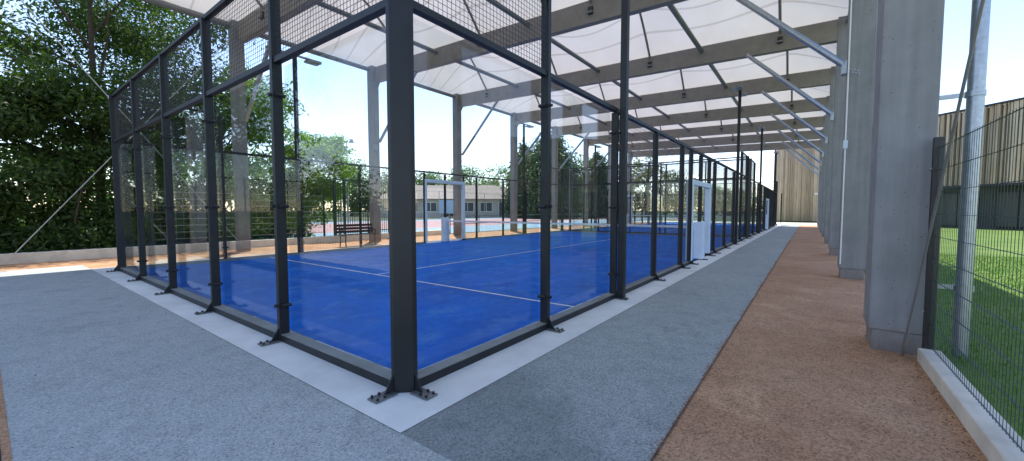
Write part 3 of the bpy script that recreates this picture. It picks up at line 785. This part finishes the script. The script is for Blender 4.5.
# distant trees, placed by bearing and range from the viewpoint of the walkway
C0 = Vector((2.4255, -1.8845)); F = Vector((-.598, .801)); R_ = Vector((.801, .598))
def far(px, depth): 
    p = C0 + F * depth + R_ * ((px - 512) / 398 * depth); return p.x, p.y
def dist_tree(px, top, wpx, depth, mat, label, seed, conifer=False):
    x, y = far(px, depth); h = (210 - top) / 398 * depth + 1.38; w = wpx / 398 * depth / 2
    if conifer:
        cl = []
        q = random.Random(seed)
        for i in range(46):
            t = i / 46; rr = w * math.sqrt(max(.02, 1 - t ** 1.7)) * .95; a = q.uniform(0, 2 * PI)
            cl.append((x + math.cos(a) * rr * .5, y + math.sin(a) * rr * .5, .8 + (h - 1.6) * t, max(.7, rr * .7)))
        tree('conifer_tree', label, 'distant trees', (x, y, 0), h * .9, cl, 150, .26, mat, .22, seed, 4, 1.1)
    else:
        cl = crown(x, y, h * .58, w * .95, w * .95, h * .40, 34, w * .2, w * .36, seed, .6)
        tree('distant_tree', label, 'distant trees', (x, y, 0), h * .75, cl, 260 / w ** .3 / 2.2, .27, mat, .28, seed, 8, .85)
DT = [(352, 162, 60, 88, 'leafb', 'rounded green tree left of the first far column'),
      (405, 172, 70, 95, 'leaf', 'low dark green tree behind the clubhouse left end'),
      (435, 174, 50, 99, 'leafb', 'green tree rising behind the clubhouse roof'),
      (470, 163, 62, 92, 'leafb', 'pale green broad tree behind the clubhouse roof ridge'),
      (503, 168, 46, 88, 'leafb', 'green tree at the right end of the clubhouse roof'),
      (585, 160, 52, 80, 'leafb', 'green tree just right of the tallest conifer'),
      (612, 164, 50, 84, 'leaf', 'dark green tree between the conifer and the yellowish tree'),
      (646, 154, 46, 74, 'leafy', 'yellowish green tree behind the far court'),
      (676, 170, 44, 80, 'leaf', 'dark tree right of the yellowish one'),
      (703, 184, 40, 86, 'leafb', 'green tree behind the near court doorway'),
      (728, 188, 44, 88, 'leafb', 'rightmost far green tree behind the cage posts'),
      (378, 178, 50, 84, 'leaf', 'small dark tree seen low behind the second column'),
      (560, 172, 50, 90, 'leaf', 'dark tree low behind the tallest conifer')]
for i, (px, top, w_, dp, mat, lb) in enumerate(DT): dist_tree(px, top, w_, dp, mat, lb, 20 + i)
dist_tree(525, 141, 40, 66, 'cyp', 'dark conical conifer left of the tallest one', 41, True)
dist_tree(552, 128, 60, 62, 'cyp', 'tallest dark conifer behind the near court', 42, True)
dist_tree(598, 150, 34, 64, 'cyp', 'narrow dark conifer right of the tallest one', 43, True)
# undergrowth belt beyond the sports court
hc = []
for i in range(150):
    px = g.uniform(300, 760); dp = g.uniform(92, 98); x, y = far(px, dp); hc.append((x, y, g.uniform(.8, 3.8), g.uniform(1.8, 2.6)))
tag(leaves('undergrowth', hc, 22, .42, 'leaf', None, .8, 12), 'belt of far green undergrowth beyond the sports court', 'undergrowth', None, 'stuff')

# ------------------------------------------------------------------ light, sky, camera
sd = Vector((-.27, .24, 1)).normalized(); el = math.asin(sd.z); az = math.atan2(sd.x, sd.y)
W = bpy.data.worlds.new('World'); S.world = W; W.use_nodes = True
n = W.node_tree.nodes; l = W.node_tree.links
sky = n.new('ShaderNodeTexSky'); sky.sky_type = 'NISHITA'; sky.sun_disc = False
sky.sun_elevation = el; sky.sun_rotation = az % (2 * PI); sky.air_density = 1.0; sky.dust_density = .0; sky.ozone_density = 1.3
l.new(mixc(n, l, sky.outputs[0], (1.0, .905, .92), 1.0, 'MULTIPLY'), n['Background'].inputs[0]); n['Background'].inputs[1].default_value = .15
sl = bpy.data.lights.new('sun', 'SUN'); sl.energy = 3.0; sl.angle = math.radians(.55); sl.color = (1, .95, .87)
so = bpy.data.objects.new('sun', sl); COL.objects.link(so); so.rotation_euler = (-sd).to_track_quat('-Z', 'Y').to_euler()
cam = bpy.data.cameras.new('camera'); co = bpy.data.objects.new('camera', cam); COL.objects.link(co)
cam.sensor_width = 36; cam.lens = 398.08 / 1024 * 36; cam.clip_start = .05; cam.clip_end = 1200
co.location = (2.4255, -1.8845, 1.3834); co.rotation_euler = (PI / 2 - .0524, 0, .6415)
S.camera = co
v = S.view_settings; v.view_transform = 'Standard'; v.look = 'None'; v.gamma = 1; v.use_curve_mapping = False; v.exposure = 1.38
c = S.cycles; c.max_bounces = 10; c.transparent_max_bounces = 24; c.diffuse_bounces = 4; c.use_denoising = True; c.sample_clamp_indirect = 6
